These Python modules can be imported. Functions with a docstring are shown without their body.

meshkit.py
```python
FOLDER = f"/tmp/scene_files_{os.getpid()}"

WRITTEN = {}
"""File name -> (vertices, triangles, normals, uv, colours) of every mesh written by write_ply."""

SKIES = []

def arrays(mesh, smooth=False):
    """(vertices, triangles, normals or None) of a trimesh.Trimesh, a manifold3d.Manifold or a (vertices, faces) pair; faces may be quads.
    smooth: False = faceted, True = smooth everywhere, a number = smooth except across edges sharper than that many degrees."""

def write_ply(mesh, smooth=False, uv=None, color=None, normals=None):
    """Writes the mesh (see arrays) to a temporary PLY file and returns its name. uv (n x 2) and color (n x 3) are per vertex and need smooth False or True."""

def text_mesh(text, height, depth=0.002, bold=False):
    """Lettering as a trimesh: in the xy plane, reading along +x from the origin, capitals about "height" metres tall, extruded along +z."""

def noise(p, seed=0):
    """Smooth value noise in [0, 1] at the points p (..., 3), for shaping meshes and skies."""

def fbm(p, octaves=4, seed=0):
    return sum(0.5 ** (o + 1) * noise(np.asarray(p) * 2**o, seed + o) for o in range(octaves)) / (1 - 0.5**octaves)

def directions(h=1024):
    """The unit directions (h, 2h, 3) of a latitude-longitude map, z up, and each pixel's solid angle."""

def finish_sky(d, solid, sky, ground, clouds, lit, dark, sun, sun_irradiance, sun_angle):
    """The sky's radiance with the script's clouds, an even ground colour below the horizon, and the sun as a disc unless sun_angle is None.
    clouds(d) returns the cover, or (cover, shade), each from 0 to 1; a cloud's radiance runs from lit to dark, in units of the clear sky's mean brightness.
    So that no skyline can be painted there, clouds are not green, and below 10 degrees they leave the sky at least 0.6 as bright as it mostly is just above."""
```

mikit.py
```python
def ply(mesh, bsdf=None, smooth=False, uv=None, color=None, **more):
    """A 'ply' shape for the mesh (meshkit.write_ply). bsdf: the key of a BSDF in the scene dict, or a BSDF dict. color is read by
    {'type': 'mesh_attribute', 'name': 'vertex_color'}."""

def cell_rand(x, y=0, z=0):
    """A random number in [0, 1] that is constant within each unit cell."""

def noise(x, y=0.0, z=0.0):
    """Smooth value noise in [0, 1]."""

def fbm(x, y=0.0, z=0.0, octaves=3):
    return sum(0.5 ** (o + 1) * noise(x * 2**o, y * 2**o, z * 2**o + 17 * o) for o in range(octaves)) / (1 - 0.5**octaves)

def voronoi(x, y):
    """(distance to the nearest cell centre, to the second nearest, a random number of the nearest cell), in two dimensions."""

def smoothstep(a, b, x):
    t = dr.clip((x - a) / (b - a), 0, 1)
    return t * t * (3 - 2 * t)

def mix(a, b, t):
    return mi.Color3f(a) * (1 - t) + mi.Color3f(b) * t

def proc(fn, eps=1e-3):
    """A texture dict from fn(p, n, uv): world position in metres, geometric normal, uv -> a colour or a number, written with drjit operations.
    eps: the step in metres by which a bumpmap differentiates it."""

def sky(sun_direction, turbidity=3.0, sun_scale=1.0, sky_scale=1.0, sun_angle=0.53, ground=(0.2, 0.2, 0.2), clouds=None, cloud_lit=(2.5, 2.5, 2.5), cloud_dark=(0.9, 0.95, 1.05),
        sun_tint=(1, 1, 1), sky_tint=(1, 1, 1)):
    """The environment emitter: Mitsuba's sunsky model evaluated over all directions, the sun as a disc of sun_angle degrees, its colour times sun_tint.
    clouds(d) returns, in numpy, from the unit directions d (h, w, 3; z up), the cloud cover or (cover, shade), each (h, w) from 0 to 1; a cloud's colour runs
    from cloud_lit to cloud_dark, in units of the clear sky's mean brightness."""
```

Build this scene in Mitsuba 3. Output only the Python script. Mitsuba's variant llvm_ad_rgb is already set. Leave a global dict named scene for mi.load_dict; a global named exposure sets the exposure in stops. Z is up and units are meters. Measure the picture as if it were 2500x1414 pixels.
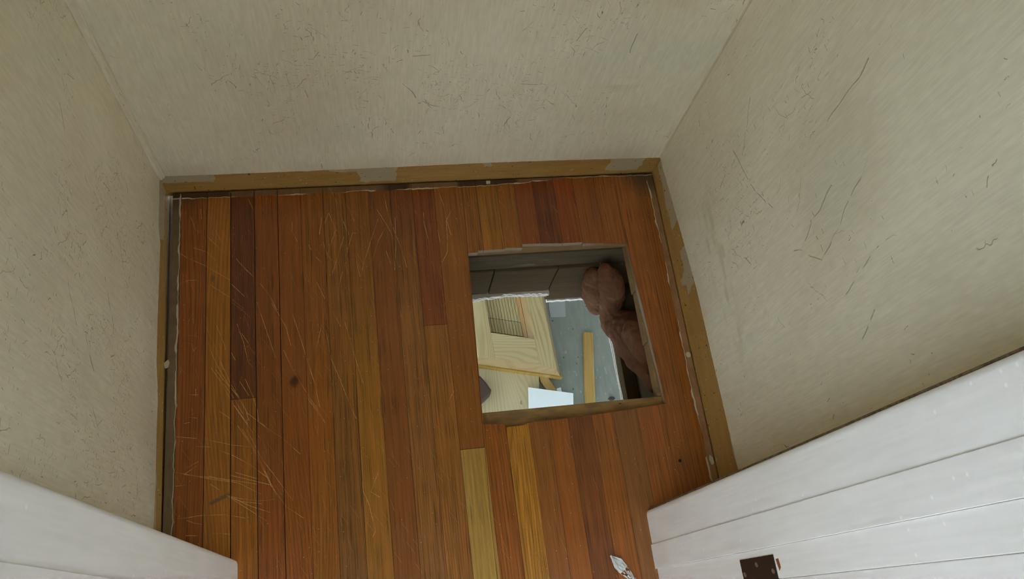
import math, random
import numpy as np, trimesh, manifold3d as m3
import drjit as dr
import mitsuba as mi
import mikit, meshkit
from mikit import proc, noise, fbm, cell_rand, smoothstep, mix
from shapely.geometry import Polygon, box as sbox, LineString
from shapely.ops import split as ssplit

T = mi.ScalarTransform4f
random.seed(7); np.random.seed(7)
scene, labels = {}, {}

# ------------------------------------------------------------------ camera, sky, exposure
CAM = np.array([0.44542, 0.0, 1.87099])
FWD = np.array([0.174905, 0.362762, -0.915321])
DOWN = np.array([-0.066040, -0.923235, -0.378518])
scene['camera'] = {'type': 'perspective', 'fov': 65.238, 'fov_axis': 'x', 'near_clip': 0.02, 'far_clip': 60.0,
                   'to_world': T().look_at(origin=CAM.tolist(), target=(CAM + FWD).tolist(), up=(-DOWN).tolist())}
scene['daylight'] = mikit.sky((-0.3, -0.6, 0.75), turbidity=4.0, sun_scale=0.0, sky_scale=1.0, ground=(0.30, 0.29, 0.27),
                              clouds=lambda d: (np.ones(d.shape[:2]), 0.25 * np.ones(d.shape[:2])),
                              cloud_lit=(0.87, 0.985, 1.07), cloud_dark=(0.83, 0.945, 1.03))
exposure = 5.38

# ------------------------------------------------------------------ helpers
def put(key, mesh, bsdf, smooth=False):
    k, i = key, 0
    while k in scene:
        i += 1
        k = '%s_%03d' % (key, i)
    scene[k] = mikit.ply(mesh, bsdf, smooth=smooth)
    return k

def tag(key, label=None, cat=None, kind=None, group=None):
    d = labels.setdefault(key, {})
    for a, b in (('label', label), ('category', cat), ('kind', kind), ('group', group)):
        if b: d[a] = b
    return key

def hull(pts):
    return trimesh.convex.convex_hull(np.asarray(pts, float))

def cbox(x0, x1, y0, y1, z0, z1, c=0.0):
    if c <= 0:
        return trimesh.creation.box(bounds=[[x0, y0, z0], [x1, y1, z1]])
    P = []
    for sx in (0, 1):
        for sy in (0, 1):
            for sz in (0, 1):
                b = np.array([(x0, x1)[sx], (y0, y1)[sy], (z0, z1)[sz]])
                s = np.array([1 - 2 * sx, 1 - 2 * sy, 1 - 2 * sz]) * c
                for a in range(3):
                    o = s.copy(); o[a] = 0
                    P.append(b + o)
    return hull(P)

def ext(poly, z0, z1):
    m = trimesh.creation.extrude_polygon(poly, z1 - z0, engine='earcut')
    m.apply_translation([0, 0, z0])
    return m

def axes(mesh, M):
    """Send the mesh's axes (a, b, c) to world axes given by the columns of M."""
    A = np.eye(4); A[:3, :3] = M
    m = mesh.copy(); m.apply_transform(A)
    if np.linalg.det(A[:3, :3]) < 0: m.invert()
    return m

XZ = np.array([[1, 0, 0], [0, 0, 1], [0, 1, 0.0]])      # polygon (x, z), extruded along y
YZ = np.array([[0, 0, 1], [1, 0, 0], [0, 1, 0.0]])      # polygon (y, z), extruded along x

def chain(joints, res=0.006):
    parts = []
    for (a, b) in zip(joints, joints[1:]):
        s = []
        for q in (a, b):
            s.append(m3.Manifold.sphere(q[3], 20).translate(list(q[:3])))
        parts.append(m3.Manifold.batch_hull(s))
    u = parts[0]
    for q in parts[1:]: u = u + q
    return u

def tm(man):
    q = man.to_mesh()
    return trimesh.Trimesh(np.array(q.vert_properties[:, :3]), np.array(q.tri_verts), process=True)

# ------------------------------------------------------------------ materials
C3 = mi.Color3f

def seg(x, y, ax, ay, bx, by):
    dx, dy = bx - ax, by - ay
    L2 = dx * dx + dy * dy + 1e-12
    t = dr.clip(((x - ax) * dx + (y - ay) * dy) / L2, 0, 1)
    return dr.square(x - ax - t * dx) + dr.square(y - ay - t * dy)

SEAMS = [-0.004, 0.05715, 0.1143, 0.17145, 0.2286, 0.28575, 0.3429, 0.4000, 0.45720, 0.51435, 0.5715, 0.6290,
         0.6880, 0.7430, 0.7990, 0.8470, 0.8965, 0.9560, 1.0100, 1.0710, 1.1280, 1.1860]
D_, R_, M_, G_, O_, L_ = (.120, .040, .016), (.200, .066, .020), (.235, .095, .026), (.330, .155, .027), (.285, .110, .024), (.400, .230, .070)
Q_ = (.170, .062, .022)
DIRT = (.150, .105, .062)
# plank tones from the left wall on: (y of the end joint, front tone, back tone)
TONES = [(-9, (0.15, 0.105, 0.062), (0.15, 0.105, 0.062)),
         (-9, (0.344, 0.088, 0.01), (0.344, 0.088, 0.01)),
         (-9, (0.447, 0.151, 0.014), (0.447, 0.151, 0.014)),
         (0.516, (0.374, 0.117, 0.012), (0.192, 0.047, 0.009)),
         (-9, (0.313, 0.083, 0.01), (0.313, 0.083, 0.01)),
         (-9, (0.327, 0.089, 0.011), (0.327, 0.089, 0.011)),
         (0.3, (0.325, 0.106, 0.011), (0.342, 0.101, 0.012)),
         (0.55, (0.249, 0.093, 0.016), (0.349, 0.12, 0.016)),
         (0.75, (0.339, 0.13, 0.016), (0.326, 0.107, 0.012)),
         (-9, (0.254, 0.076, 0.013), (0.254, 0.076, 0.013)),
         (0.85, (0.298, 0.11, 0.023), (0.248, 0.066, 0.012)),
         (0.661, (0.343, 0.123, 0.021), (0.262, 0.06, 0.011)),
         (0.348, (0.449, 0.251, 0.049), (0.297, 0.093, 0.013)),
         (0.6, (0.334, 0.093, 0.011), (0.333, 0.108, 0.014)),
         (0.6, (0.482, 0.191, 0.018), (0.367, 0.135, 0.015)),
         (0.6, (0.284, 0.091, 0.014), (0.333, 0.108, 0.014)),
         (0.6, (0.322, 0.089, 0.01), (0.292, 0.069, 0.014)),
         (0.6, (0.207, 0.056, 0.008), (0.198, 0.047, 0.012)),
         (0.6, (0.317, 0.093, 0.01), (0.319, 0.068, 0.012)),
         (0.6, (0.258, 0.094, 0.021), (0.306, 0.087, 0.016)),
         (-9, (0.347, 0.102, 0.016), (0.347, 0.102, 0.016)),
         (-9, (0.347, 0.102, 0.016), (0.347, 0.102, 0.016)),
         (-9, (0.318, 0.098, 0.015), (0.318, 0.098, 0.015))]
_S = """61,934,101,888 -14,903,12,882 12,882,53,859 53,859,79,840 79,840,114,815 27,908,57,896 57,896,79,870 -12,812,19,822 19,822,34,821 127,872,147,845 147,845,168,821 184,801,203,772 203,772,222,730 263,966,263,940 263,940,275,909 336,967,330,926 19,993,30,959 30,959,41,948 42,1015,44,987 71,954,69,923 67,806,110,772 116,805,146,771 118,764,144,740 319,864,332,848 338,907,348,867 302,899,308,885 157,1038,170,1003 96,945,102,934 78,954,93,919 359,1063,375,1023 375,1023,377,1005 477,992,502,939 502,939,516,901 499,1034,502,1001 502,1001,507,966 507,966,520,917 520,917,531,879 531,879,542,821 479,962,460,910 460,910,435,839 435,839,430,820 495,934,476,901 476,901,456,841 636,1064,653,988 653,988,656,944 656,944,663,905 670,976,654,946 654,946,652,890 652,890,648,856 648,856,631,826 631,826,625,807 629,932,632,889 355,986,343,956 356,986,363,960 363,960,376,931 382,986,403,921 407,1001,418,960 370,936,348,873 348,873,346,857 390,917,372,861 372,861,357,816 338,902,346,870 346,870,363,846 422,925,412,926 412,926,402,895 402,895,392,862 421,907,418,871 418,871,435,836 416,866,420,827 420,827,424,804 382,819,372,785 372,785,369,743 319,864,331,848 318,796,336,750 523,965,519,885 519,885,511,816 597,974,596,942 596,942,605,882 493,871,502,834 329,928,338,975 176,751,189,704 189,704,203,656 203,656,216,609 210,748,242,684 242,684,252,636 258,716,278,641 278,641,291,586 291,586,306,530 235,626,253,580 253,580,279,528 279,528,322,447 129,700,144,652 144,652,154,603 154,603,164,590 140,675,154,651 59,698,77,653 77,653,98,589 55,687,73,628 73,628,87,595 87,595,110,552 110,552,141,505 78,711,99,655 99,655,102,639 81,591,98,565 98,565,125,531 125,531,147,490 147,490,155,463 71,596,90,565 90,565,118,508 118,508,151,457 89,617,114,554 114,554,131,524 131,524,151,481 151,481,175,459 116,629,125,610 147,562,164,519 164,519,174,483 174,483,175,459 135,557,155,522 175,459,212,427 90,491,112,473 114,515,139,473 139,473,163,434 325,682,312,626 0,605,4,591 118,755,140,737 140,737,159,714 146,720,157,688 98,556,118,525 118,525,141,481 18,715,29,738 29,738,30,710 20,680,37,679 37,688,37,674 16,662,27,659 27,659,31,640 31,640,37,649 23,536,43,534 37,548,38,532 29,503,32,488 22,484,41,480 14,470,26,471 130,453,158,408 158,408,181,357 181,357,201,311 201,311,233,261 233,261,269,233 139,445,172,385 172,385,199,319 199,319,212,289 148,446,181,374 181,374,204,340 204,340,247,273 189,445,227,416 227,416,266,375 69,426,120,410 120,410,165,400 91,401,122,385 122,385,157,362 157,362,194,329 -1,362,49,346 49,346,115,328 17,355,102,336 102,336,173,317 69,346,134,323 134,323,180,294 115,343,199,313 125,348,173,329 -1,332,20,331 106,300,134,290 134,290,173,281 173,281,207,280 111,298,138,283 138,283,180,274 111,296,152,265 152,265,191,235 109,298,157,271 157,271,198,253 72,328,90,314 3,262,23,261 23,261,52,263 52,263,102,259 102,259,145,247 23,256,39,248 39,248,55,244 22,224,46,221 77,223,116,216 -1,441,41,433 41,415,69,411 115,345,113,274 21,369,46,381 19,357,42,371 353,716,370,676 381,686,399,600 399,600,416,526 335,669,344,596 344,596,364,538 364,538,378,493 378,493,395,444 289,599,306,530 306,530,313,479 286,505,324,441 326,683,312,628 629,491,611,462 402,369,401,278 401,278,412,248 412,248,423,188 423,188,416,175 437,315,418,274 418,274,437,260"""
SCR = [tuple(int(v) / 1000.0 for v in q.split(',')) for q in _S.split()]

def floor_color(p, n, uv):
    x, y = p.x, p.y
    wood = C3(*TONES[0][2])
    row = mi.Float(0)
    for k, s in enumerate(SEAMS):
        yt, f, b = TONES[k + 1]
        if yt < -5: tone = C3(*f)
        elif k in (2, 10, 11): tone = dr.select(y > yt, C3(*b), C3(*f))       # two planks end to end
        else: tone = mix(f, b, smoothstep(yt - .22, yt + .22, y))              # one plank, its heartwood drifting along it
        wood = dr.select(x > s, tone, wood)
        row = dr.select(x > s, mi.Float(k + 1), row)
    row = row + dr.select(x < -0.06, dr.floor(x / 0.05715), 0) + dr.select(x > 1.3, dr.floor(x / 0.05715), 0)
    extra = dr.select(cell_rand(row, 7, 3) > .5, C3(*M_), C3(*R_))
    wood = dr.select((x < -0.06) | (x > 1.3), extra, wood)
    o = row * 3.71
    drift = noise(x * 9 + o, y * 1.6, o) - .5
    f1 = fbm(x * 240 + 1.2 * noise(x * 40, y * 14, o) + o, y * 5 + drift * 2, o, octaves=3)
    f2 = noise(x * 900 + o * 5, y * 16, o)
    ring = .5 + .5 * dr.sin((x * 380 + 30 * drift + 8 * noise(x * 30 + o, y * 3.5, o) ) * 2.4 + o * 9)
    strong = smoothstep(.45, .75, noise(row * 1.37, y * 1.1, 5.0))
    wood = wood * (.62 + .66 * f1 + .34 * (f2 - .5)) * (1.0 - .30 * strong * smoothstep(.60, .98, ring))
    wv = .9 * noise(x * 60, y * 22, o)
    pore = smoothstep(.62, .80, noise(x * 950 + wv * 2 + o, y * 15, o + 2))
    wood = wood * (1 - .42 * pore) * C3(.94, .96, 1.0) + C3(.008, .007, .006)
    wood = wood * (.80 + .40 * fbm(x * 6, y * 2.2, 3.0))
    # knot, nail hole, dark smear, green-grey spot
    kd = dr.sqrt(dr.square((x - .259) / .011) + dr.square((y - .548) / .014)) + .5 * (noise(x * 150, y * 90) - .5)
    wood = mix(wood, (.035, .014, .008), .85 * (1 - smoothstep(.3, 1.4, kd)))
    wood = mix(wood, (.012, .009, .007), 1 - smoothstep(.0034, .0046, dr.sqrt(dr.square(x - 1.155) + dr.square(y - .268))))
    wood = mix(wood, (.085, .070, .052), (.45 + .5 * noise(x * 500, y * 500, 3.0)) * (1 - smoothstep(.0022, .0052, dr.sqrt(seg(x, y, .074, .287, .110, .301)) + .002 * (noise(x * 600, y * 600) - .5))))
    wood = mix(wood, (.075, .085, .060), .6 * (1 - smoothstep(.3, 1.2, dr.sqrt(dr.square((x - .072) / .005) + dr.square((y - .823) / .012)))))
    # scratches down to the bare wood
    d2 = mi.Float(1.0)
    for (ax, ay, bx, by) in SCR:
        d2 = dr.minimum(d2, seg(x, y, ax, ay, bx, by))
    wob = .0004 * (noise(x * 300, y * 300) - .5)
    sc = (1 - smoothstep(.0003, .0010, dr.sqrt(d2) + wob)) * (.35 + .65 * smoothstep(.3, .6, noise(x * 45, y * 45, 4.0)))
    # short stray scuffs, more of them on the left half
    for (fr, an, sd) in ((34.0, .22, 1.0), (46.0, -.25, 2.0), (40.0, .5, 3.0)):
        ca, sa = math.cos(an), math.sin(an)
        u, v = (x * ca + y * sa) * fr * 2, (-x * sa + y * ca) * fr * .55
        cu, cv = dr.floor(u), dr.floor(v)
        r = cell_rand(cu, cv, sd * 11)
        dd = dr.abs(u - cu - .5 + .5 * (cell_rand(cu, cv, sd * 13) - .5) + .18 * (v - cv - .5))
        m = (r > .86 + .11 * smoothstep(.45, .9, x)) & (dr.abs(v - cv - .5) < .4 * cell_rand(cu, cv, sd * 17))
        sc = dr.maximum(sc, dr.select(m, .4 * (1 - smoothstep(.012, .05, dd)), 0))
    wood = mix(wood, (.64, .35, .13), .78 * sc)
    # pale dust specks
    cu, cv = dr.floor(x * 55), dr.floor(y * 55)
    sd = dr.sqrt(dr.square(x * 55 - cu - .2 - .6 * cell_rand(cu, cv, 31)) + dr.square(y * 55 - cv - .2 - .6 * cell_rand(cu, cv, 37)))
    wood = mix(wood, (.55, .47, .36), dr.select(cell_rand(cu, cv, 41) > .93, .8 * (1 - smoothstep(.03, .07, sd)), 0))
    # grimy bands where the old baseboards stood, each ending in a line of paint
    inside = (x > -.05) & (x < 1.30) & (y > .17)
    w1 = .004 * (noise(x * 23, y * 23, 9.0) - .5) + .003 * (noise(x * 90, y * 90, 2.0) - .5)
    dl, db, dg = x - (-.006) + w1, (1.046 + .012 * smoothstep(.7, 1.1, x)) - y + w1, 1.2245 - x + w1
    dirt_c = mix(mix((.150, .098, .050), (.235, .165, .095), fbm(x * 60, y * 60, 1.0)), wood, .25) * dr.select(x > 1.2, 1.45, 1.0)
    black = smoothstep(.62, .72, noise(x * 11.0, 3.0, 3.0)) * dr.select(db < 0, 1.0, 0.0)
    dirt_c = mix(dirt_c, (.03, .022, .018), .85 * black)
    dm = dr.select(inside & ((dl < 0) | (db < 0) | (dg < 0)), 1.0, 0.0)
    wood = mix(wood, dirt_c, .93 * dm)
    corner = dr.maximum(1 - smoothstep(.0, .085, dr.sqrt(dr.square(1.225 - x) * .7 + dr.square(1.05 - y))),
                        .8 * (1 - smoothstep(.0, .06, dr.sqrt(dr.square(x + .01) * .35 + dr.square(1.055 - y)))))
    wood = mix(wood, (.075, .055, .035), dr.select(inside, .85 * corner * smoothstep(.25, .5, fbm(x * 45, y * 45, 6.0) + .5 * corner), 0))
    def line(d, off, br):
        wd = .0003 + .0014 * smoothstep(.45, .75, noise((x + y) * 31, off, 1.0))
        return (1 - smoothstep(wd, wd + .0008, dr.abs(d))) * smoothstep(br + .04, br + .16, noise((x + y) * 17 + off, off, 8.0))
    pl = dr.select(inside, dr.maximum(dr.maximum(line(dl, 3.3, .26), line(db, 7.7, .30)), line(dg, 1.2, .22)), 0)
    wood = mix(wood, (.62, .55, .40), .88 * pl)
    # sawn sides
    raw = mix((.240, .155, .085), (.330, .220, .125), fbm(x * 30 + y * 30, p.z * 120, 2.0)) * (.7 + .3 * smoothstep(-.018, -.012, p.z))
    return dr.select(dr.abs(n.z) > .5, wood, raw)

def floor_rough(p, n, uv):
    return .17 + .18 * fbm(p.x * 25, p.y * 12, 2.0)

def strokes(a, b, fr, ratio, ang, dens, sd, wid):
    """Short thin marks, one at most per cell of a turned grid. dens: the share of cells that carry one."""
    ca, sa = math.cos(ang), math.sin(ang)
    wob = .55 * (noise(a * fr * .9, b * fr * .9, sd) - .5) + .16 * (noise(a * fr * 4, b * fr * 4, sd) - .5)
    u, v = (a * ca + b * sa) * fr, (-a * sa + b * ca) * fr / ratio
    cu, cv = dr.floor(u), dr.floor(v)
    r1, r2, r3, r4 = (cell_rand(cu, cv, sd * 10 + q) for q in (1, 2, 3, 4))
    du = u - cu - .5 + .4 * (r2 - .5) + wob + (.5 * (r4 - .5)) * (v - cv - .5)
    dv = dr.abs(v - cv - .5 + .3 * (r3 - .5))
    half = .05 + .38 * r4 * r4 * r4
    w = wid * fr
    line = (1 - smoothstep(w * .4, w, dr.abs(du))) * (1 - smoothstep(half * .7, half, dv))
    return dr.select(r1 < dens, line * (.35 + .65 * r3), 0)

BIG_BACK = [(.545, .425, .58, .375), (.58, .375, .63, .335), (.565, .52, .60, .52), (.34, .41, .345, .385), (.345, .125, .347, .09), (.47, .30, .475, .12),
            (.585, .235, .592, .245), (.80, .30, .79, .255), (.80, .42, .84, .415), (.90, .56, .915, .60), (.93, .56, .945, .61), (1.03, .58, 1.03, .52), (1.02, .36, 1.03, .32)]
BIG_RIGHT = [(.585, .86, .50, .66), (.50, .66, .555, .58), (.42, .70, .45, .82), (.86, .45, .72, .50), (.72, .50, .66, .545), (.66, .35, .60, .41), (.82, .40, .81, .36), (.55, .62, .60, .75), (.70, .78, .72, .93),
             (.36, .76, .33, .70), (.90, .58, .82, .49)]
BIG_LEFT = [(.66, .42, .60, .36), (.60, .36, .57, .345), (.52, .49, .47, .44), (.80, .55, .77, .50), (.86, .68, .80, .62), (.58, .58, .52, .53), (.27, .16, .33, .15)]

def wall_color(p, n, uv):
    side = dr.abs(n.x) > .5
    a = dr.select(side, p.y + dr.select(p.x > .6, 20.0, 40.0), p.x)
    b = p.z
    left, right = side & (p.x < .6), side & (p.x > .6)
    col = mix((.730, .695, .545), (.660, .610, .460), smoothstep(.30, .72, fbm(a * 3.2, b * 2.6, 4.0, octaves=4)))
    col = mix(col, (.62, .64, .53), .35 * smoothstep(.5, .8, fbm(a * 5 + 9, b * 4, 7.0)))
    col = col * (.95 + .10 * noise(a * 420, b * 28, 1.0)) * (.965 + .07 * noise(a * 160, b * 60, 2.0))
    x, z, y = p.x, p.z, p.y
    def blob(u, v, cu, cv, ru, rv):
        return dr.exp(-dr.square((u - cu) / ru) - dr.square((v - cv) / rv))
    dense_b = .9 * blob(x, z, 1.0, .52, .12, .10) + .55 * blob(x, z, .34, .45, .17, .14) + .35 * blob(x, z, .62, .40, .14, .12) + .35 * blob(x, z, .78, .38, .16, .16)
    dense_l = .8 * blob(y, z, .86, .76, .16, .16) + .55 * blob(y, z, .72, .48, .2, .2) + .6 * blob(y, z, .40, .38, .14, .2)
    dense_r = .55 * blob(y, z, .72, .42, .17, .16) + .3 * blob(y, z, .85, .80, .2, .2)
    dens = dr.select(left, dense_l * 1.6 + .34, dr.select(right, dense_r * 1.3 + .10, dense_b * 1.3 + .20))
    low = dr.select(left | right, 1.0, smoothstep(.10, .22, z))
    dens = dens * low * .80 * smoothstep(.38, .68, noise(a * 11, b * 11, 15.0))
    m = mi.Float(0)
    for fr, ratio, ang, sd, wid in ((38., 2.4, .12, 1., .0011), (62., 1.8, -.35, 2., .0009), (30., 3.2, .75, 3., .0009), (80., 1.6, 1.3, 4., .0010), (26., 3.0, -.9, 6., .0010)):
        m = dr.maximum(m, strokes(a, b, fr, ratio, ang, dens, sd, wid))
    big = mi.Float(1.0)
    for cond, L in ((~side, BIG_BACK), (right, BIG_RIGHT), (left, BIG_LEFT)):
        d2 = mi.Float(1.0)
        u = dr.select(side, y, x)
        for s in L: d2 = dr.minimum(d2, seg(u + .012 * (noise(u * 30, z * 30, 3.0) - .5), z + .012 * (noise(u * 30, z * 30, 8.0) - .5), *s))
        big = dr.minimum(big, dr.select(cond, d2, 1.0))
    m = dr.maximum(m, .75 * (1 - smoothstep(.0005, .0016, dr.sqrt(big))) * smoothstep(.25, .5, noise(a * 60, b * 60, 12.0)))
    col = mix(col, (.130, .106, .056), .75 * m)
    # pale nicks beside some marks, olive rubs on the right wall
    pale = mi.Float(0)
    for fr, ratio, ang, sd in ((38., 2.4, .2, 21.), (50., 2.2, -.5, 22.)):
        pale = dr.maximum(pale, strokes(a, b, fr, ratio, ang, dens * .6, sd, .0011))
    col = mix(col, (.72, .68, .56), .5 * pale)
    rub = dr.select(right, blob(y, z, .72, .28, .10, .07) + .9 * blob(y, z, .52, .27, .10, .03), .5 * dr.select(left, 0.0, blob(x, z, 1.03, .40, .05, .03)))
    col = mix(col, (.34, .30, .12), .35 * rub * smoothstep(.45, .75, noise(a * 22, b * 60, 6.0)))
    dirt = dr.select(left | right, smoothstep(.20, .05, z), smoothstep(.16, .06, z))
    col = mix(col, (.36, .29, .18), .30 * dirt * smoothstep(.3, .7, fbm(a * 9, b * 9, 2.0)))
    return col

def wall_bump(p, n, uv):
    side = dr.abs(n.x) > .5
    a = dr.select(side, p.y + dr.select(p.x > .6, 20.0, 40.0), p.x)
    return .0004 * (noise(a * 230, p.z * 24, 1.0) + .6 * fbm(a * 60, p.z * 30, 3.0)) + .0012 * fbm(a * 14, p.z * 12, 5.0)

def base_color(p, n, uv):
    """Old brown-painted strip with cream paint left on it in flakes."""
    back = p.y > 1.06
    a = dr.select(back, p.x, p.y + dr.select(p.x > .6, 7.0, 3.0))
    z = p.z
    col = mix((.375, .226, .068), (.325, .190, .054), fbm(a * 12, z * 30, 2.0)) * (.93 + .14 * noise(a * 20, z * 300, 3.0))
    w = .010 * (noise(a * 70, z * 70, 4.0) - .5) + .016 * (noise(a * 22, z * 30, 1.0) - .5)
    def rect(a0, a1, z0, z1):
        return (a + w > a0) & (a + w < a1) & (z + w * .7 > z0) & (z + w * .7 < z1)
    cream = dr.select(back, 1.0, 0.0)
    hit = (back & (rect(-.2, .085, .042, .3) | rect(.435, .535, .012, .3) | rect(.10, 0.0, 0, 0) | rect(.36, .44, .068, .3) | rect(.755, .775, .058, .3) | rect(1.10, 1.20, .018, .3)
                   | rect(.2, .33, .079, .3)))
    hit = hit | (~back & (p.x > .6) & (rect(7.86, 8.2, .045, .3) | rect(7.68, 7.79, .062, .3) | rect(7.70, 7.73, .03, .3) | rect(7.2, 7.3, .112, .3)))
    hit = hit | (~back & (p.x < .6) & (rect(3.92, 4.2, .022, .3) | rect(3.2, 3.36, .018, .3)))
    col = mix(col, (.40, .345, .225), dr.select(hit, .92, 0.0))
    sp = smoothstep(.93, .96, noise(a * 200, z * 200, 9.0))
    col = mix(col, (.55, .48, .36), .6 * sp)
    dk = smoothstep(.94, .97, noise(a * 130, z * 130, 14.0))
    return mix(col, (.05, .035, .02), .8 * dk)

def jamb_color(p, n, uv):
    c = mix((.745, .745, .735), (.69, .685, .67), smoothstep(.35, .75, fbm(p.y * 14, p.z * 6, p.x * 3)))
    cu, cv = dr.floor(p.y * 70), dr.floor(p.z * 45)
    d = dr.sqrt(dr.square((p.y * 70 - cu - .5) * .55) + dr.square((p.z * 45 - cv - .5)))
    c = mix(c, (.86, .86, .85), dr.select(cell_rand(cu, cv, 3) > .93, .8 * (1 - smoothstep(.05, .12, d)), 0))
    return c * (.975 + .05 * noise(p.y * 260, p.z * 14, 2.0))

def jamb_bump(p, n, uv):
    return .0007 * noise(p.y * 150, p.z * 9, 1.0) + .0008 * fbm(p.y * 40, p.z * 25, 4.0)

def raw_edge(p, n, uv):
    return mix((.16, .105, .05), (.05, .032, .018), noise(p.z * 260, p.y * 300, 1.0))

def ledge_color(p, n, uv):
    c = mix((.345, .208, .082), (.240, .150, .066), smoothstep(.3, .75, fbm(p.x * 26, p.y * 60, 3.0, octaves=4)))
    c = mix(c, (.25, .18, .10), .5 * smoothstep(.55, .8, fbm(p.x * 40, p.y * 40, 8.0)))
    c = mix(c, (.02, .015, .01), .9 * smoothstep(.87, .92, noise(p.x * 190, p.y * 190, p.z * 190)))
    c = mix(c, (.215, .140, .072), dr.select(dr.abs(n.z) > .5, 0.0, .6))
    return c * (.90 + .2 * noise(p.x * 8, p.y * 400, p.z * 400))

def joist_color(p, n, uv):
    c = mix((.118, .082, .045), (.074, .051, .028), fbm(p.x * 9, p.y * 9, p.z * 50, octaves=4))
    c = c * (.8 + .4 * noise(p.x * 14, p.y * 14, p.z * 420))
    return mix(c, (.26, .23, .18), .75 * smoothstep(.93, .97, noise(p.x * 110, p.y * 110, p.z * 160)))

def joist_grey(p, n, uv):
    c = mix((.132, .100, .064), (.086, .066, .042), fbm(p.x * 7, p.y * 7, p.z * 60, octaves=4))
    c = mix(c, (.20, .19, .16), .7 * smoothstep(.62, .78, noise(p.x * 16, 2.0, p.z * 130)) * smoothstep(.10, .0, dr.abs(p.x - .90)))
    return mix(c, (.30, .27, .22), .75 * smoothstep(.93, .97, noise(p.x * 120, p.y * 120, p.z * 160)))

def plaster_color(p, n, uv):
    return mix((.88, .88, .86), (.74, .73, .69), smoothstep(.6, .85, fbm(p.x * 60, p.y * 60, p.z * 120)))

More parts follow.
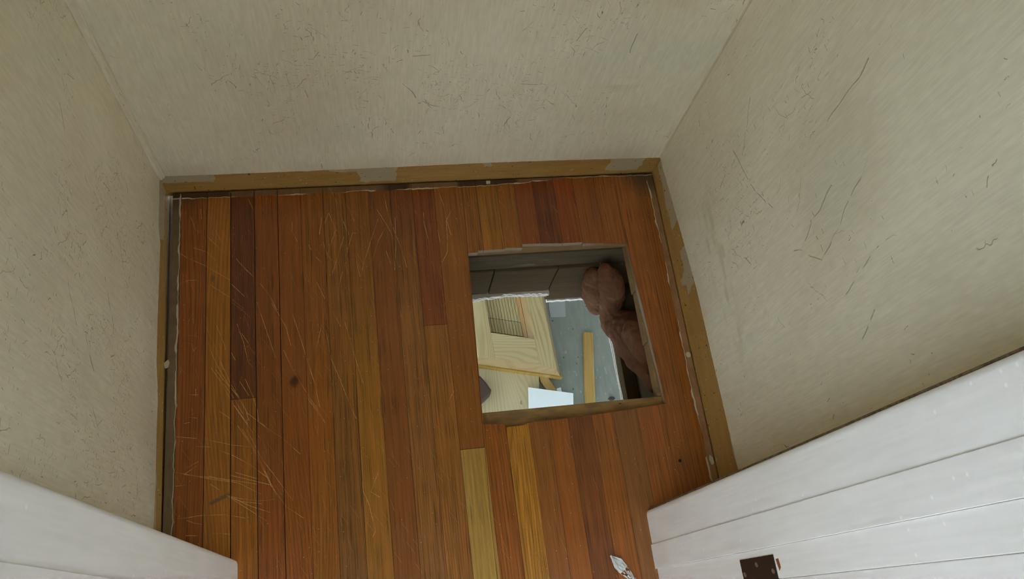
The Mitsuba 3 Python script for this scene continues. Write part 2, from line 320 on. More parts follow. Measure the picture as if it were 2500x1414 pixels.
def concrete_color(p, n, uv):
    c = mix((.215, .232, .200), (.172, .190, .166), fbm(p.x * 5, p.y * 5, 2.0, octaves=4)) * (.93 + .14 * noise(p.x * 90, p.y * 16, 3.0))
    c = mix(c, (.32, .34, .34), .5 * smoothstep(.88, .94, noise(p.x * 75, p.y * 40, 8.0)))
    cu, cv = dr.floor(p.x * 16), dr.floor(p.y * 16)
    r = cell_rand(cu, cv, 5)
    d = dr.sqrt(dr.square(p.x * 16 - cu - .2 - .6 * cell_rand(cu, cv, 7)) + dr.square(p.y * 16 - cv - .2 - .6 * cell_rand(cu, cv, 8))) + .06 * noise(p.x * 300, p.y * 300)
    return mix(c, (.03, .03, .03), dr.select(r > .80, .9 * (1 - smoothstep(.04, .16 * r, d)), 0))

def pine(c1, c2, along):
    def f(p, n, uv):
        s, l = (p.x, p.y) if along == 'y' else (p.y, p.x)
        d = noise(s * 10, l * 2.0, 3.0) - .5
        g = .5 + .5 * dr.sin(s * 330 + 34 * d + 14 * noise(s * 22, l * 3.0, 9.0))
        c = mix(c1, c2, .75 * smoothstep(.35, .95, g) * fbm(s * 14, l * 4, 6.0) * 1.5)
        c = mix(c, (.43, .37, .20), .35 * smoothstep(.45, .75, fbm(s * 9, l * 2.5, 1.0)))
        cu, cv = dr.floor(s * 9), dr.floor(l * 6)
        k = dr.sqrt(dr.square((s * 9 - cu - .5) * 1.4) + dr.square(l * 6 - cv - .5)) + .08 * noise(s * 200, l * 200)
        return mix(c, (.16, .10, .05), dr.select(cell_rand(cu, cv, 23) > .88, .75 * (1 - smoothstep(.05, .14, k)), 0))
    return f

def pink_color(p, n, uv):
    c = mix((.205, .096, .054), (.130, .054, .030), fbm(p.x * 40, p.y * 40, p.z * 40, octaves=4))
    c = mix(c, (.27, .18, .11), .5 * smoothstep(.5, .8, fbm(p.x * 22, p.y * 22, p.z * 22)))
    return c * (.85 + .3 * noise(p.x * 350, p.y * 350, p.z * 350))

def pink_bump(p, n, uv):
    return .004 * fbm(p.x * 70, p.y * 70, p.z * 70, octaves=4)

def pr(color, rough=.6, spec=.5, bump=None, eps=.0008, **kw):
    c = proc(color) if callable(color) else {'type': 'rgb', 'value': list(color)}
    r = proc(rough) if callable(rough) else rough
    b = {'type': 'principled', 'base_color': c, 'roughness': r, 'specular': spec, **kw}
    if bump is not None:
        b = {'type': 'bumpmap', 'arbitrary': proc(bump, eps), 'scale': 1.0, 'bsdf': b}
    return {'type': 'twosided', 'bsdf': b}

MATS = {
    'floor_wood': pr(floor_color, floor_rough, .5),
    'wall_paint': pr(wall_color, .5, .4, wall_bump, .0015),
    'ceiling_paint': pr((.80, .79, .75), .7, .3),
    'brown_strip': pr(base_color, .5, .4),
    'white_gloss': pr(jamb_color, .33, .5, jamb_bump, .0015),
    'raw_edge': pr(raw_edge, .9, .2),
    'subfloor_wood': pr(ledge_color, .9, .2),
    'joist_wood': pr(joist_color, .9, .2),
    'joist_grey': pr(joist_grey, .9, .2),
    'plaster': pr(plaster_color, .9, .2),
    'concrete': pr(concrete_color, .45, .5),
    'pine_long': pr(pine((.37, .295, .150), (.285, .205, .090), 'y'), .5, .4),
    'pine_cross': pr(pine((.38, .30, .155), (.30, .215, .10), 'x'), .5, .4),
    'pine_rim': pr(pine((.27, .195, .092), (.23, .155, .072), 'x'), .5, .4),
    'pine_pale': pr(pine((.42, .36, .215), (.35, .285, .155), 'y'), .55, .4),
    'pine_gold': pr(pine((.25, .150, .030), (.21, .12, .022), 'y'), .4, .5),
    'pine_amber': pr(pine((.27, .138, .018), (.23, .11, .012), 'y'), .4, .5),
    'strip_wood': pr(pine((.37, .225, .060), (.31, .18, .042), 'y'), .45, .5),
    'white_board': pr((.66, .72, .74), .4, .4),
    'grey_card': pr((.30, .32, .32), .7, .3),
    'dark_wood': pr((.050, .030, .022), .55, .4),
    'black_plate': pr((.018, .010, .007), .5, .35),
    'screw_metal': pr((.23, .17, .12), .4, .5, metallic=.6),
    'rust': pr((.21, .070, .022), .7, .3),
    'pink_wool': pr(pink_color, .95, .1, pink_bump, .0008, sheen=.3),
    'paint_cream': pr((.56, .50, .36), .6, .3),
    'film_white': pr((.72, .74, .74), .3, .5),
    'dark_chip': pr((.04, .035, .03), .8, .2),
}
for k, v in MATS.items():
    scene['mat_' + k] = {**v}
def M(k): return 'mat_' + k

# ------------------------------------------------------------------ floor: oak strips, with a square hole sawn through
def seam_x(k, y):
    """Seam k at depth y; the twelfth, along which the hole was sawn, runs a little askew."""
    if k < 0: return -0.0255
    if k >= len(SEAMS): return 1.2420
    return SEAMS[k] + (.028 * (max(y, .05) - .40) if k == 12 else 0.0)

HOLE = Polygon([(.690, .402), (.742, .398), (.743, .390), (.789, .391), (.795, .395), (.860, .397), (.967, .400), (1.121, .408), (1.148, .411), (1.139, .640), (1.129, .849),
                (1.062, .856), (1.010, .859), (1.009, .863), (.951, .863), (.897, .866), (.846, .867), (.8455, .857), (.800, .859), (.7985, .856), (.728, .856), (.727, .851), (.702, .851)])
tag('floor', 'worn red-brown oak strip floor with a square hole sawn through it', kind='structure')
rp = random.Random(3)
GAPS = {1: .0015, 2: .0021, 3: .0017, 4: .0016, 13: .0009}
for k in range(-1, len(SEAMS)):
    g0, g1 = GAPS.get(k, .0007) / 2, GAPS.get(k + 1, .0007) / 2
    ya, yb = (.17 if k in (-1, 21) else -2.4), 1.062
    if k in (0, 1, 20): ya = .17 if k in (0,) else -2.4
    mid = .40
    ys = (ya, .17, mid, yb) if ya < .1 else (ya, mid, yb)
    L = Polygon([(seam_x(k, y) + g0, y) for y in ys] + [(seam_x(k + 1, y) - g1, y) for y in ys[::-1]])
    rest = L.difference(HOLE)
    pieces = list(getattr(rest, 'geoms', [rest]))
    yt = TONES[k + 1][0]
    out = []
    for q in pieces:
        if yt > -5 and q.bounds[1] < yt < q.bounds[3] and k in (2, 10, 11):
            out += [q.intersection(sbox(-9, -9, 9, yt - .0005)), q.intersection(sbox(-9, yt + .0005, 9, 9))]
        else:
            out.append(q)
    for q in out:
        if q.area < 2e-5: continue
        top = rp.uniform(-.0003, .0003)
        put('floor__plank', ext(q, -.019, top), M('floor_wood'))
for x0 in np.arange(-.40, 2.24, .05715):                      # the same floor going on in the room, either side of the doorway
    x1 = x0 + .0565
    if x1 < -.03 or x0 > 1.245 - .0:
        put('floor__plank', cbox(x0, x1, -2.4, -.03, -.019, 0), M('floor_wood'))
for (x0, x1) in ((-.0255, -.0045), (-.0035, .0566), (1.1865, 1.242)):
    put('floor__plank', cbox(x0, x1, -2.4, -.03, -.019, 0), M('floor_wood'))

# subfloor boards under it, across the strips; the front one stays as a ledge in the hole
tag('subfloor', 'dusty brown subfloor boards, a ledge of them bare at the hole', kind='structure')
for (x0, x1, y0, y1) in ((-.50, 2.3, -2.4, -.0005), (-.024, 1.26, .0005, .146), (-.024, 1.26, .147, .290), (-.024, 1.26, .291, .4345),
                         (-.024, .688, .4355, .578), (-.024, .688, .579, .722), (-.024, .688, .723, .8635),
                         (1.140, 1.26, .4355, .578), (1.137, 1.26, .579, .722), (1.133, 1.26, .723, .8635), (-.024, 1.26, .8645, 1.07)):
    put('subfloor__board', cbox(x0, x1, y0, y1, -.0520, -.0195, .001), M('subfloor_wood'))

# the framing seen in the hole
tag('floor_joist', 'dark grey-brown joists and blocking below the subfloor around the hole', kind='structure')
put('floor_joist__header', cbox(.60, 1.30, .858, .905, -.135, -.0525, .002), M('joist_grey'))
put('floor_joist__header', cbox(.60, .786, .852, .905, -.300, -.1365, .002), M('joist_wood'))
put('floor_joist__header', cbox(.788, .968, .850, .905, -.300, -.1365, .002), M('joist_wood'))
put('floor_joist__header', cbox(.9705, 1.30, .848, .905, -.372, -.1365, .002), M('joist_wood'))
put('floor_joist__beam', cbox(1.176, 1.216, .10, .640, -.300, -.0525, .002), M('joist_wood'))
put('floor_joist__beam', cbox(1.262, 1.30, .640, .846, -.300, -.0525, .002), M('joist_wood'))
put('floor_joist__beam', cbox(-.140, -.0245, .10, 1.12, -.300, -.060, .001), M('joist_wood'))
put('floor_joist__plate', cbox(-.140, -.0390, .10, 1.12, -.0595, -.0192), M('joist_wood'))
put('floor_joist__furring', cbox(1.139, 1.176, .424, .800, -.3005, -.2640, .001), M('joist_wood'))
put('floor_joist__furring', cbox(1.1765, 1.262, .640, .846, -.3005, -.2800, .001), M('joist_wood'))
put('floor_joist__beam', cbox(.640, .680, .10, .850, -.300, -.0525, .002), M('joist_wood'))
put('floor_joist__beam', cbox(.680, 1.176, .385, .425, -.300, -.0525, .002), M('joist_wood'))

# plaster ceiling of the room below with its own ragged opening
def ragged(a, b, n, amp, seed):
    r = random.Random(seed); P = []
    for i in range(n + 1):
        t = i / n
        P.append((a[0] + (b[0] - a[0]) * t + r.uniform(-amp, amp), a[1] + (b[1] - a[1]) * t + r.uniform(-amp, amp)))
    return P
def hole_low(amp, sd, grow):
    g = grow
    return Polygon(ragged((.700, .420 - g), (1.138 + g, .420 - g), 10, amp, sd) + ragged((1.138 + g, .424), (1.128 + g, .905 + g), 14, amp * .5, sd + 1)
                   + ragged((1.122, .907), (.990, .907), 4, 0, sd + 2) + ragged((.972, .838 + g), (.860, .842 + g), 24, amp, sd + 3)
                   + ragged((.850, .844 + g), (.700, .832 + g), 20, amp, sd + 4)).buffer(0)
slab = sbox(-2.5, -2.5, 4.2, 4.2)
scene['ceiling_001'] = mikit.ply(ext(slab.difference(hole_low(.0016, 5, .0)), -.3155, -.3085), M('plaster'))
scene['ceiling_001__paper'] = mikit.ply(ext(slab.difference(hole_low(.0030, 15, .002)), -.3085, -.3010), M('plaster'))
e = ragged((.978, .8445), (1.128, .8435), 16, .0013, 31) + [(1.128, .856), (.978, .856)]
scene['ceiling_001__strip'] = mikit.ply(ext(Polygon(e), -.387, -.3725), M('plaster'))
tag('ceiling_001', 'white plasterboard ceiling of the room below, broken open under the hole', kind='structure')

# ------------------------------------------------------------------ closet walls; below the paint runs a bare brown strip
WT = .10
def edge(a0, a1, prof, amp, seed, n=70):
    r = random.Random(seed); a = np.linspace(a0, a1, n)
    return [(q, float(np.interp(q, prof[0], prof[1])) + r.uniform(-amp, amp)) for q in a]
XL, XR, YB, H = -.037, 1.243, 1.066, 2.42
e_back = edge(XL - .02, XR + .02, ([-.05, .05, .26, .5, .78, 1.0, 1.25], [.081, .079, .0785, .081, .0845, .082, .0765]), .0006, 1)
e_left = edge(.166, YB + .02, ([.166, .25, .36, .45, .52, .60, .70, .90, .93, 1.08], [.030, .026, .022, .030, .026, .048, .052, .052, .072, .082]), .0012, 2)
e_right = edge(.166, YB + .02, ([.166, .224, .48, .67, .89, 1.06, 1.09], [.120, .118, .116, .116, .094, .075, .075]), .0006, 3)
def wall_poly(e, top): return Polygon(e + [(e[-1][0], top), (e[0][0], top)])
def base_poly(e): return Polygon([(e[0][0], -.019), (e[-1][0], -.019)] + e[::-1])
def slab_y(poly, y0, y1):
    m = axes(ext(poly, 0, y1 - y0), XZ); m.apply_translation([0, y0, 0]); return m
def slab_x(poly, x0, x1):
    m = axes(ext(poly, 0, x1 - x0), YZ); m.apply_translation([x0, 0, 0]); return m
scene['wall_back'] = mikit.ply(slab_y(wall_poly(e_back, H), YB, YB + WT), M('wall_paint'))
scene['wall_left'] = mikit.ply(slab_x(wall_poly(e_left, H), XL - WT, XL), M('wall_paint'))
scene['wall_right'] = mikit.ply(slab_x(wall_poly(e_right, H), XR, XR + WT), M('wall_paint'))
scene['baseboard_back'] = mikit.ply(slab_y(base_poly(e_back), YB + .0012, YB + WT), M('brown_strip'))
def leaning_strip(e):
    V, F = [], []
    for (y, h) in e:
        xb = XL - .0008 + .0095 * (1.066 - y) / .866      # its foot stands out from the wall towards the doorway
        V += [(XL - WT, y, -.019), (XL - WT, y, h), (XL - .0012, y, h), (xb, y, .001), (xb, y, -.019)]
    for i in range(len(e) - 1):
        a, b = 5 * i, 5 * i + 5
        for j in range(5):
            k = (j + 1) % 5
            F += [(a + j, b + j, b + k), (a + j, b + k, a + k)]
    n = 5 * (len(e) - 1)
    for j in (1, 2, 3): F += [(0, j, j + 1), (n, n + j + 1, n + j)]
    m = trimesh.Trimesh(V, F, process=False); trimesh.repair.fix_normals(m); return m
scene['baseboard_left'] = mikit.ply(leaning_strip(e_left), M('brown_strip'))
scene['baseboard_right'] = mikit.ply(slab_x(base_poly(e_right), XR + .0012, XR + WT), M('brown_strip'))
tag('wall_back', 'scratched cream painted back wall of the closet', kind='structure')
tag('wall_left', 'scratched and cracked cream painted left wall of the closet', kind='structure')
tag('wall_right', 'scuffed cream painted right wall of the closet beside the doorway', kind='structure')
tag('baseboard_back', 'bare brown strip with flaking cream paint at the foot of the back wall', kind='structure')
tag('baseboard_left', 'narrow bare brown strip at the foot of the left wall', kind='structure')
tag('baseboard_right', 'bare brown strip widening towards the doorway at the foot of the right wall', kind='structure')
# wood corner bead on the left, thin caulk line on the right
q = [(XL + .0004, YB - .0011), (XL + .0125, YB - .0011), (XL + .0125, YB - .004), (XL + .010, YB - .0085), (XL + .0055, YB - .0115), (XL + .0004, YB - .0115)]
scene['trim_1'] = mikit.ply(ext(Polygon(q), .082, H - .002), M('wall_paint'), smooth=40)
tag('trim_1', 'narrow cream painted bead up the back left corner of the closet', kind='structure')
q = [(XR, YB), (XR - .0035, YB), (XR - .0012, YB - .0012), (XR, YB - .0035)]
scene['trim_2'] = mikit.ply(ext(Polygon(q), .078, H - .002), M('paint_cream'))
tag('trim_2', 'thin pale line of caulk up the back right corner', kind='structure')
scene['ceiling'] = mikit.ply(cbox(-.52, 2.4, -2.6, 1.2, H, H + .08), M('ceiling_paint'))
tag('ceiling', 'pale flat ceiling above the closet and the room before it', kind='structure')

# wall with the doorway, seen end-on through its white frame
YF0, YF1, DX0, DX1, DH = -.055, .164, .110, 1.070, 2.06
fr = Polygon([(-.50, 0), (DX0, 0), (DX0, DH), (DX1, DH), (DX1, 0), (2.3, 0), (2.3, H), (-.50, H)])
scene['wall_front'] = mikit.ply(slab_y(fr, YF0, YF1), M('wall_paint'))
tag('wall_front', 'cream painted wall around the closet doorway', kind='structure')
fw = sbox(-.50, 0, 2.4, H).difference(sbox(1.0, 1.10, 1.75, 2.15))
scene['wall_room'] = mikit.ply(slab_y(fw, -2.5, -2.4), M('ceiling_paint'))
tag('wall_room', 'pale wall of the room opposite the closet with a window opening', kind='structure')
rw = Polygon([(-2.4, 0), (YF1, 0), (YF1, H), (-2.4, H)]).difference(sbox(-1.5, 1.15, -.50, 2.2))
scene['wall_room_001'] = mikit.ply(slab_x(rw, 2.3, 2.4), M('ceiling_paint'))
lw = Polygon([(-2.4, 0), (YF0, 0), (YF0, H), (-2.4, H)]).difference(sbox(-2.25, 1.12, -.075, 2.40))
scene['wall_room_002'] = mikit.ply(slab_x(lw, -.50, -.40), M('ceiling_paint'))
tag('wall_room_002', 'pale side wall of the room with the larger window opening', kind='structure')
tag('wall_room_001', 'pale side wall of the room with a narrow window opening', kind='structure')

tag('door_1', 'white painted wooden door frame around the closet doorway, door taken off', kind='structure')
def board(x0, x1, y0, y1, z0=0.0, z1=DH - .02, c=.0022): return cbox(x0, x1, y0, y1, z0, z1, c)
# right side: edge board, stop, hinge rebate, outer board
def edge_board(xf, s):
    """Jamb board whose closet-side arris is rounded; xf its face, s = +1 when it faces -x."""
    x1 = xf + s * .022
    arc = [(xf + s * (.008 - .008 * math.cos(t)) , .1505 + .0115 * math.sin(t)) for t in np.linspace(0, math.pi / 2, 7)]
    P = Polygon([(xf, .0860)] + arc + [(x1, .1620), (x1, .0860)])
    return ext(P.buffer(0), 0, DH - .02)
put('door_1__jamb', edge_board(1.048, 1), M('white_gloss'), 35)
put('door_1__stop', board(1.0445, 1.070, .0318, .0857, c=.0009), M('white_gloss'))
put('door_1__jamb', board(1.0495, 1.070, -.0168, .0314, c=.0009), M('white_gloss'))
put('door_1__jamb', board(1.0495, 1.070, -.080, -.0172, c=.0009), M('white_gloss'))
put('door_1__raw_edge', cbox(1.0550, 1.070, .1622, .1652, 0, DH - .02), M('raw_edge'))
# left side
put('door_1__jamb', edge_board(.1290, -1), M('white_gloss'), 35)
put('door_1__stop', board(.110, .1325, .0318, .0857, c=.0009), M('white_gloss'))
put('door_1__jamb', board(.110, .1285, -.0168, .0314, c=.0009), M('white_gloss'))
put('door_1__jamb', board(.110, .1285, -.080, -.0172, c=.0009), M('white_gloss'))
# head
put('door_1__head', cbox(.110, 1.070, -.080, .162, DH - .0195, DH - .0005, .002), M('white_gloss'))
tag('door_1__raw_edge', 'rough unpainted brown edge')
put('door_1__casing', cbox(.030, .1095, -.074, -.0555, 0, DH + .06, .003), M('white_gloss'))
put('door_1__casing', cbox(1.0705, 1.150, -.074, -.0555, 0, DH + .06, .003), M('white_gloss'))
put('door_1__casing', cbox(.110, 1.070, -.074, -.0555, DH, DH + .06, .003), M('white_gloss'))
# dark plate with three screws in the hinge rebate
px = 1.0495
pl = hull([(x, y, z) for x in (px - .0016, px + .004) for (y, z) in ((.0200, .470), (.0200, .601), (-.0660, .601), (-.0660, .470))])
put('door_1__hinge_plate', pl, M('black_plate'))
tag('door_1__hinge_plate', 'blackish brown steel plate')
for (y, z) in ((.0085, .536), (-.0045, .4815), (-.0045, .5925), (-.030, .536), (-.054, .4815), (-.054, .5925)):
    hd = trimesh.creation.revolve([[0, .0008], [.0020, .0008], [.0034, .0016], [.0042, .0013], [.0042, -.001], [0, -.001]], sections=20)
    slot = trimesh.creation.box(bounds=[[-.0034, -.0005, .0002], [.0034, .0005, .003]])
    hd = hd.difference(slot, engine='manifold') if hd.is_volume else hd
    hd = axes(hd, np.array([[0, 0, -1], [0, 1, 0], [1, 0, 0.0]]))
    hd.apply_transform(trimesh.transformations.rotation_matrix(y * 70 + z * 30, [1, 0, 0]))
    hd.apply_translation([px - .0016, y, z])
    put('door_1__hinge_plate__screw', hd, M('screw_metal'), 30)
put('door_1__rust_spot', hull([(x, y, z) for x in (px - .0006, px + .002) for (y, z) in ((.0125, .6065), (.0130, .6160), (-.0005, .6175), (-.0050, .6110))]), M('rust'))
tag('door_1__rust_spot', 'rust-red bare notch')

# ------------------------------------------------------------------ small things on the closet floor
def flake(pts, t, bend, seed):
    """A thin chip: polygon with its own thickness, curled a little."""
    m = ext(Polygon(pts), 0, t).subdivide().subdivide()
    v = m.vertices; r = np.random.RandomState(seed)
    v[:, 2] += bend * ((v[:, 0] / .006) ** 2 * .5 + .4 * np.sin(v[:, 1] * 400 + r.rand() * 6))
    m.vertices = v; m.apply_translation([0, 0, -m.bounds[0][2]])
    return m
def chip(label, pts, xyz, rx=0, rz=0, mat='paint_cream', t=.0007, bend=.0008, seed=1):
    m = flake(pts, t, bend, seed)
    m.apply_transform(trimesh.transformations.rotation_matrix(rx, [1, 0, 0])); m.apply_transform(trimesh.transformations.rotation_matrix(rz, [0, 0, 1]))
    m.apply_translation([0, 0, -m.bounds[0][2]]); m.apply_translation(xyz)
    k = put('paint_flake', m, M(mat), 40)
    tag(k, label, 'paint flake', group='cream paint flakes along the closet walls'); return k
chip('cream paint flake lying across the dark gap by the left wall', [(-.004, -.010), (.003, -.008), (.008, .002), (.006, .010), (-.002, .006), (-.007, .004)], (-.028, .613, .0004), rz=.2, seed=2)
chip('pointed cream paint flake at the foot of the right wall near the door frame', [(-.004, -.012), (.004, -.010), (.006, .004), (.001, .013), (-.005, .003)], (1.234, .262, .0006), rz=.2, seed=3)
chip('small square cream paint flake against the brown strip of the back wall', [(-.006, -.004), (.005, -.005), (.006, .004), (-.005, .005)], (.778, 1.055, .0006), rz=.1, seed=4)
a = np.linspace(0, 2 * math.pi, 15)[:-1]
chip('round cream paint spot on the grimy band along the right wall', [(.0066 * math.cos(t), .0076 * math.sin(t)) for t in a], (1.2335, .530, .0004), bend=.0002, seed=5)

# torn white film by the right side of the door frame: one crumpled sheet
def film():
    n = 26; U, V = np.meshgrid(np.linspace(0, 1, n), np.linspace(-1, 1, n), indexing='ij')
    width = .0125 * np.interp(U, [0, .25, .55, .8, 1], [.05, .9, 1.0, .55, .4])
    pts = np.stack([U, V * 2, U * 0], -1)
    x = -.030 + .082 * U; y = V * width + .004 * (meshkit.fbm(pts * 3.0, 3, 1) - .5)
    z = .004 + .012 * np.abs(meshkit.fbm(pts * np.array([5, 2.4, 1]) + 7, 3, 2) - .5) * 2 + .004 * np.cos(V * 1.5) * np.sin(U * 3.1)
    v = np.stack([x, y, z], -1).reshape(-1, 3)
    idx = np.arange(n * n).reshape(n, n); f = []
    for i in range(n - 1):
        for j in range(n - 1):
            if i > 12 and meshkit.noise(np.array([i * .45, j * .45, 3.0]), 3) > .62: continue
            f += [[idx[i, j], idx[i + 1, j], idx[i + 1, j + 1]], [idx[i, j], idx[i + 1, j + 1], idx[i, j + 1]]]
    f = np.array(f); lo = v.copy(); lo[:, 2] -= .0006
    m = trimesh.Trimesh(np.vstack([v, lo]), np.vstack([f, f[:, ::-1] + len(v)]), process=False)
    m.remove_unreferenced_vertices()
    return m
m = film(); m.apply_transform(trimesh.transformations.rotation_matrix(math.radians(-53), [0, 0, 1])); m.apply_translation([0, 0, -m.bounds[0][2] + .0004])
m.apply_translation([.963, .049, 0])
scene['torn_film'] = mikit.ply(m, M('film_white'), smooth=25)
tag('torn_film', 'crumpled scrap of torn white film on the oak floor at the right door jamb', 'plastic scrap')

# pink wool stuffed in the joist bay at the right of the hole
W = (chain([(1.068, .828, -.150, .024), (1.094, .826, -.225, .040), (1.108, .822, -.295, .040), (1.130, .812, -.360, .028)])
     + chain([(1.084, .812, -.078, .018), (1.116, .803, -.150, .036), (1.136, .795, -.220, .038), (1.150, .775, -.300, .034), (1.156, .745, -.360, .024)])
     + chain([(1.152, .760, -.345, .026), (1.156, .724, -.310, .034), (1.162, .675, -.225, .050), (1.162, .616, -.180, .050), (1.160, .574, -.155, .040), (1.154, .535, -.115, .026), (1.150, .505, -.096, .016), (1.151, .468, -.082, .010)])
     + chain([(1.162, .640, -.150, .044), (1.162, .600, -.120, .036), (1.160, .555, -.105, .024)])
     + chain([(1.185, .700, -.230, .040), (1.150, .760, -.330, .03)]))
w = tm(W.refine_to_length(.006))
v = w.vertices; nn = w.vertex_normals
v = v + nn * ((meshkit.fbm(v * 34, 4, 3) - .5) * .016 + (meshkit.fbm(v * 110, 3, 5) - .5) * .008)[:, None]
w = trimesh.Trimesh(v, w.faces, process=False); trimesh.smoothing.filter_taubin(w, iterations=4)
scene['insulation'] = mikit.ply(w, M('pink_wool'), smooth=True)
tag('insulation', 'torn dusty pink insulation wool hanging in the right side of the floor hole', 'insulation')

# ------------------------------------------------------------------ the room below
ZB = -2.70
scene['floor_001'] = mikit.ply(cbox(-2.5, 4.2, -2.5, 4.2, ZB - .1, ZB), M('concrete'))
tag('floor_001', 'blue-grey painted concrete floor of the room below', kind='structure')
scene['wall_below'] = mikit.ply(cbox(-2.5, 4.2, 4.2, 4.3, ZB, -.30), M('plaster'))
tag('wall_below', 'pale wall of the room below', kind='structure')
scene['wall_below_002'] = mikit.ply(cbox(-2.5, 4.2, -2.6, -2.5, ZB, -2.1), M('plaster'))
tag('wall_below_002', 'low pale near wall of the room below', kind='structure')
scene['wall_below_003'] = mikit.ply(cbox(4.2, 4.3, -2.5, 4.2, ZB, -.30), M('plaster'))
tag('wall_below_003', 'pale right wall of the room below', kind='structure')
scene['wall_below_001'] = mikit.ply(cbox(-2.6, -2.5, -2.5, 4.2, ZB, -2.1), M('plaster'))
tag('wall_below_001', 'low pale side wall of the room below', kind='structure')

# pale plank lying on the concrete, with the pine cabinet front on it
pz = ZB + .022
scene['pine_sheet'] = mikit.ply(hull([(x, y, z) for z in (ZB, pz) for (x, y) in ((.45, .70), (1.335, .70), (1.405, 1.24), (1.47, 1.72), (.45, 1.72))]), M('pine_pale'))
tag('pine_sheet', 'flat pale pine sheet with knots lying on the blue-grey floor under the pine cabinet door', 'wood sheet')

O = np.array([1.485, 1.237]); UA = np.array([-.973, .230]); VB = np.array([-.054, .9985])
def loc(a, b, z):
    q = O + UA * a + VB * b
    return (q[0], q[1], z)
def pbox(a0, a1, b0, b1, z0, z1, grow=(0, 0, 0, 0)):
    P = [loc(a, b, z1) for a in (a0, a1) for b in (b0, b1)]
    P += [loc(a, b, z0) for a in (a0 - grow[0], a1 + grow[1]) for b in (b0 - grow[2], b1 + grow[3])]
    return hull(P)
zt, zl = pz + .148, pz + .045
tag('cabinet_door', 'unfinished pine cabinet door with a slatted centre lying below the floor hole', 'cabinet door')
AW, BL = .46, .82
put('cabinet_door__stile', pbox(0, .100, 0, BL, zl, zt), M('pine_long'))
put('cabinet_door__stile', pbox(.360, AW, 0, BL, zl, zt), M('pine_long'))
put('cabinet_door__rail', pbox(.1005, .3595, 0, .163, zl, zt), M('pine_cross'))
put('cabinet_door__rail', pbox(.1005, .3595, .700, BL, zl, zt), M('pine_cross'))
put('cabinet_door__rim', hull([loc(-.001, b, zt - .004) for b in (-.016, BL)] + [loc(-.046, b, zl - .02) for b in (-.020, BL)] + [loc(-.001, b, zl - .02) for b in (-.016, BL)]), M('pine_rim'))
put('cabinet_door__rim', hull([loc(a, -.001, zt - .004) for a in (-.001, AW)] + [loc(a, q, zl + .01) for a in (-.030, AW) for q in (-.017, -.001)]), M('pine_rim'))
put('cabinet_door__rim', pbox(-.050, AW, -.024, -.0005, pz, zl + .008), M('pine_gold'))
put('cabinet_door__back_board', pbox(0, AW, 0, BL, pz, zl - .0005), M('pine_long'))
put('cabinet_door__moulding', hull([loc(.0860, b, zt + .001) for b in (.163, .700)] + [loc(.1005, b, zt - .006) for b in (.166, .698)] + [loc(.134, b, zt - .030) for b in (.172, .698)] + [loc(.1005, b, zl) for b in (.166, .698)]), M('pine_gold'))
put('cabinet_door__moulding', hull([loc(.1345, b, zt - .026) for b in (.176, .698)] + [loc(.1535, b, zt - .046) for b in (.178, .698)] + [loc(.1345, b, zl) for b in (.176, .698)]), M('pine_amber'))
for i in range(11):
    a0 = .1545 + i * .0186
    for (b0, b1, h) in ((.187, .2755, zt - .050), (.2775, .698, zt - .046)):
        m = cbox(0, 1, 0, 1, 0, 1)
        put('cabinet_door__slat', pbox(a0, a0 + .0164, b0, b1, zl, h + .0008 * ((i * 7) % 3)), M('pine_long'))

# moulding strip on the concrete
prof = Polygon([(0, 0), (.064, 0), (.064, .010), (.058, .014), (.050, .012), (.046, .015), (.010, .016), (.002, .013), (0, .010)])
m = axes(ext(prof, -.55, 0), np.array([[1, 0, 0], [0, 0, 1], [0, 1, 0.0]])); m.apply_transform(trimesh.transformations.rotation_matrix(.128 - .26, [0, 0, 1]))
m.apply_translation([1.717 + .004, 1.492, ZB])
scene['wood_strip'] = mikit.ply(m, M('strip_wood'), smooth=20)
tag('wood_strip', 'long honey coloured wooden moulding strip alone on the blue-grey floor', 'wood strip')

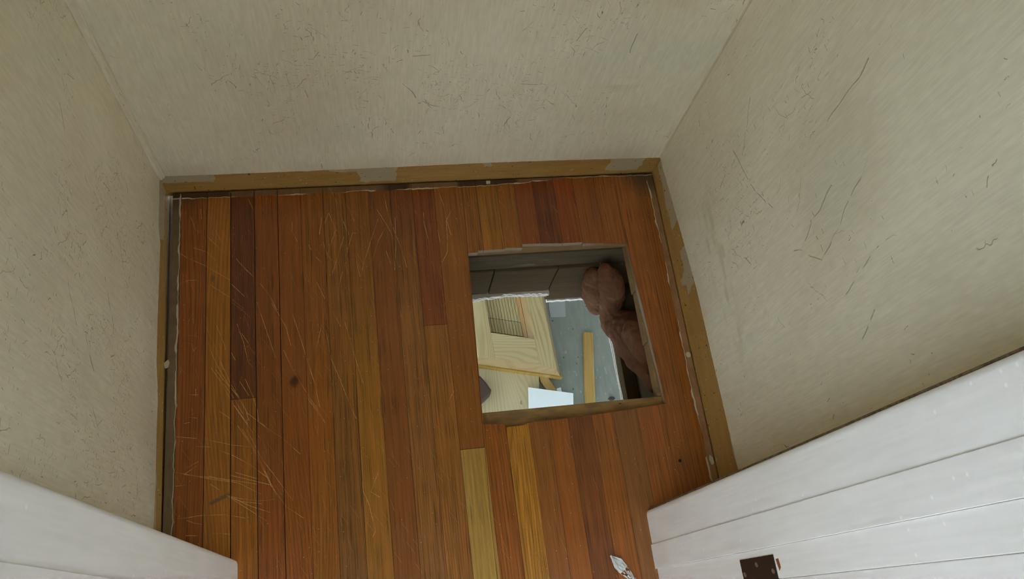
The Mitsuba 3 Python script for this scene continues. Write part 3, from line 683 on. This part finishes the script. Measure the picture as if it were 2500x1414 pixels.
# white board resting on the sheet and on the floor's offcuts
bp = [(1.328, 1.166), (1.590, 1.106), (1.570, .960), (1.300, .930), (1.3205, 1.100)]
zz = pz + .012
m = ext(Polygon(bp), 0, .016); m.apply_translation([0, 0, zz]);
scene['white_board'] = mikit.ply(m, M('white_board'))
tag('white_board', 'glossy white board offcut lying at the front of the view down the hole', 'board')
m = ext(Polygon([(1.500, 1.150), (1.528, 1.156), (1.533, 1.105), (1.505, 1.105)]), ZB, ZB + .02)
scene['white_block'] = mikit.ply(m, M('white_board'))
tag('white_block', 'tiny white offcut showing behind the white board', 'offcut')
c = [(1.405, 1.236), (1.445, 1.232), (1.495, 1.140), (1.470, 1.125), (1.440, 1.155)]
m = ext(Polygon([(1.408, 1.240), (1.452, 1.236), (1.502, 1.135), (1.462, 1.112), (1.430, 1.168), (1.412, 1.205)]), ZB + .0005, ZB + .0215)
scene['wood_block'] = mikit.ply(m, M('strip_wood'))
tag('wood_block', 'short honey coloured wood offcut between the pine cabinet door and the white board', 'offcut')
m = ext(Polygon([(1.533, 1.95), (1.665, 1.93), (1.632, 1.604), (1.535, 1.608)]), ZB + .0002, ZB + .004)
scene['grey_card'] = mikit.ply(m, M('grey_card'))
tag('grey_card', 'flat pale grey square sheet on the floor right of the pine cabinet door', 'card')
a = np.random.RandomState(4)
scene['dark_chip'] = mikit.ply(hull([(1.83 + .016 * math.cos(t) * (1 + .3 * a.rand()), 1.062 + .012 * math.sin(t), ZB + z) for t in np.linspace(0, 6.28, 9)[:-1] for z in (0, .012 * a.rand() + .004)]), M('dark_chip'))
tag('dark_chip', 'small dark chip on the floor right of the wooden strip', 'chip')
P = Polygon([(.90, 1.27), (1.045, 1.255), (1.080, 1.205), (1.102, 1.163), (1.094, 1.138), (1.040, 1.095), (.90, 1.05)]).buffer(-.006).buffer(.006)
b1, b2 = ext(P, pz, pz + .05), ext(P.buffer(-.010), pz + .05, pz + .062)
scene['dark_block'] = mikit.ply(hull(np.vstack([b1.vertices, b2.vertices])), M('dark_wood'))
tag('dark_block', 'dark brown pointed block at the left edge of the hole, on the pale pine sheet', 'block')
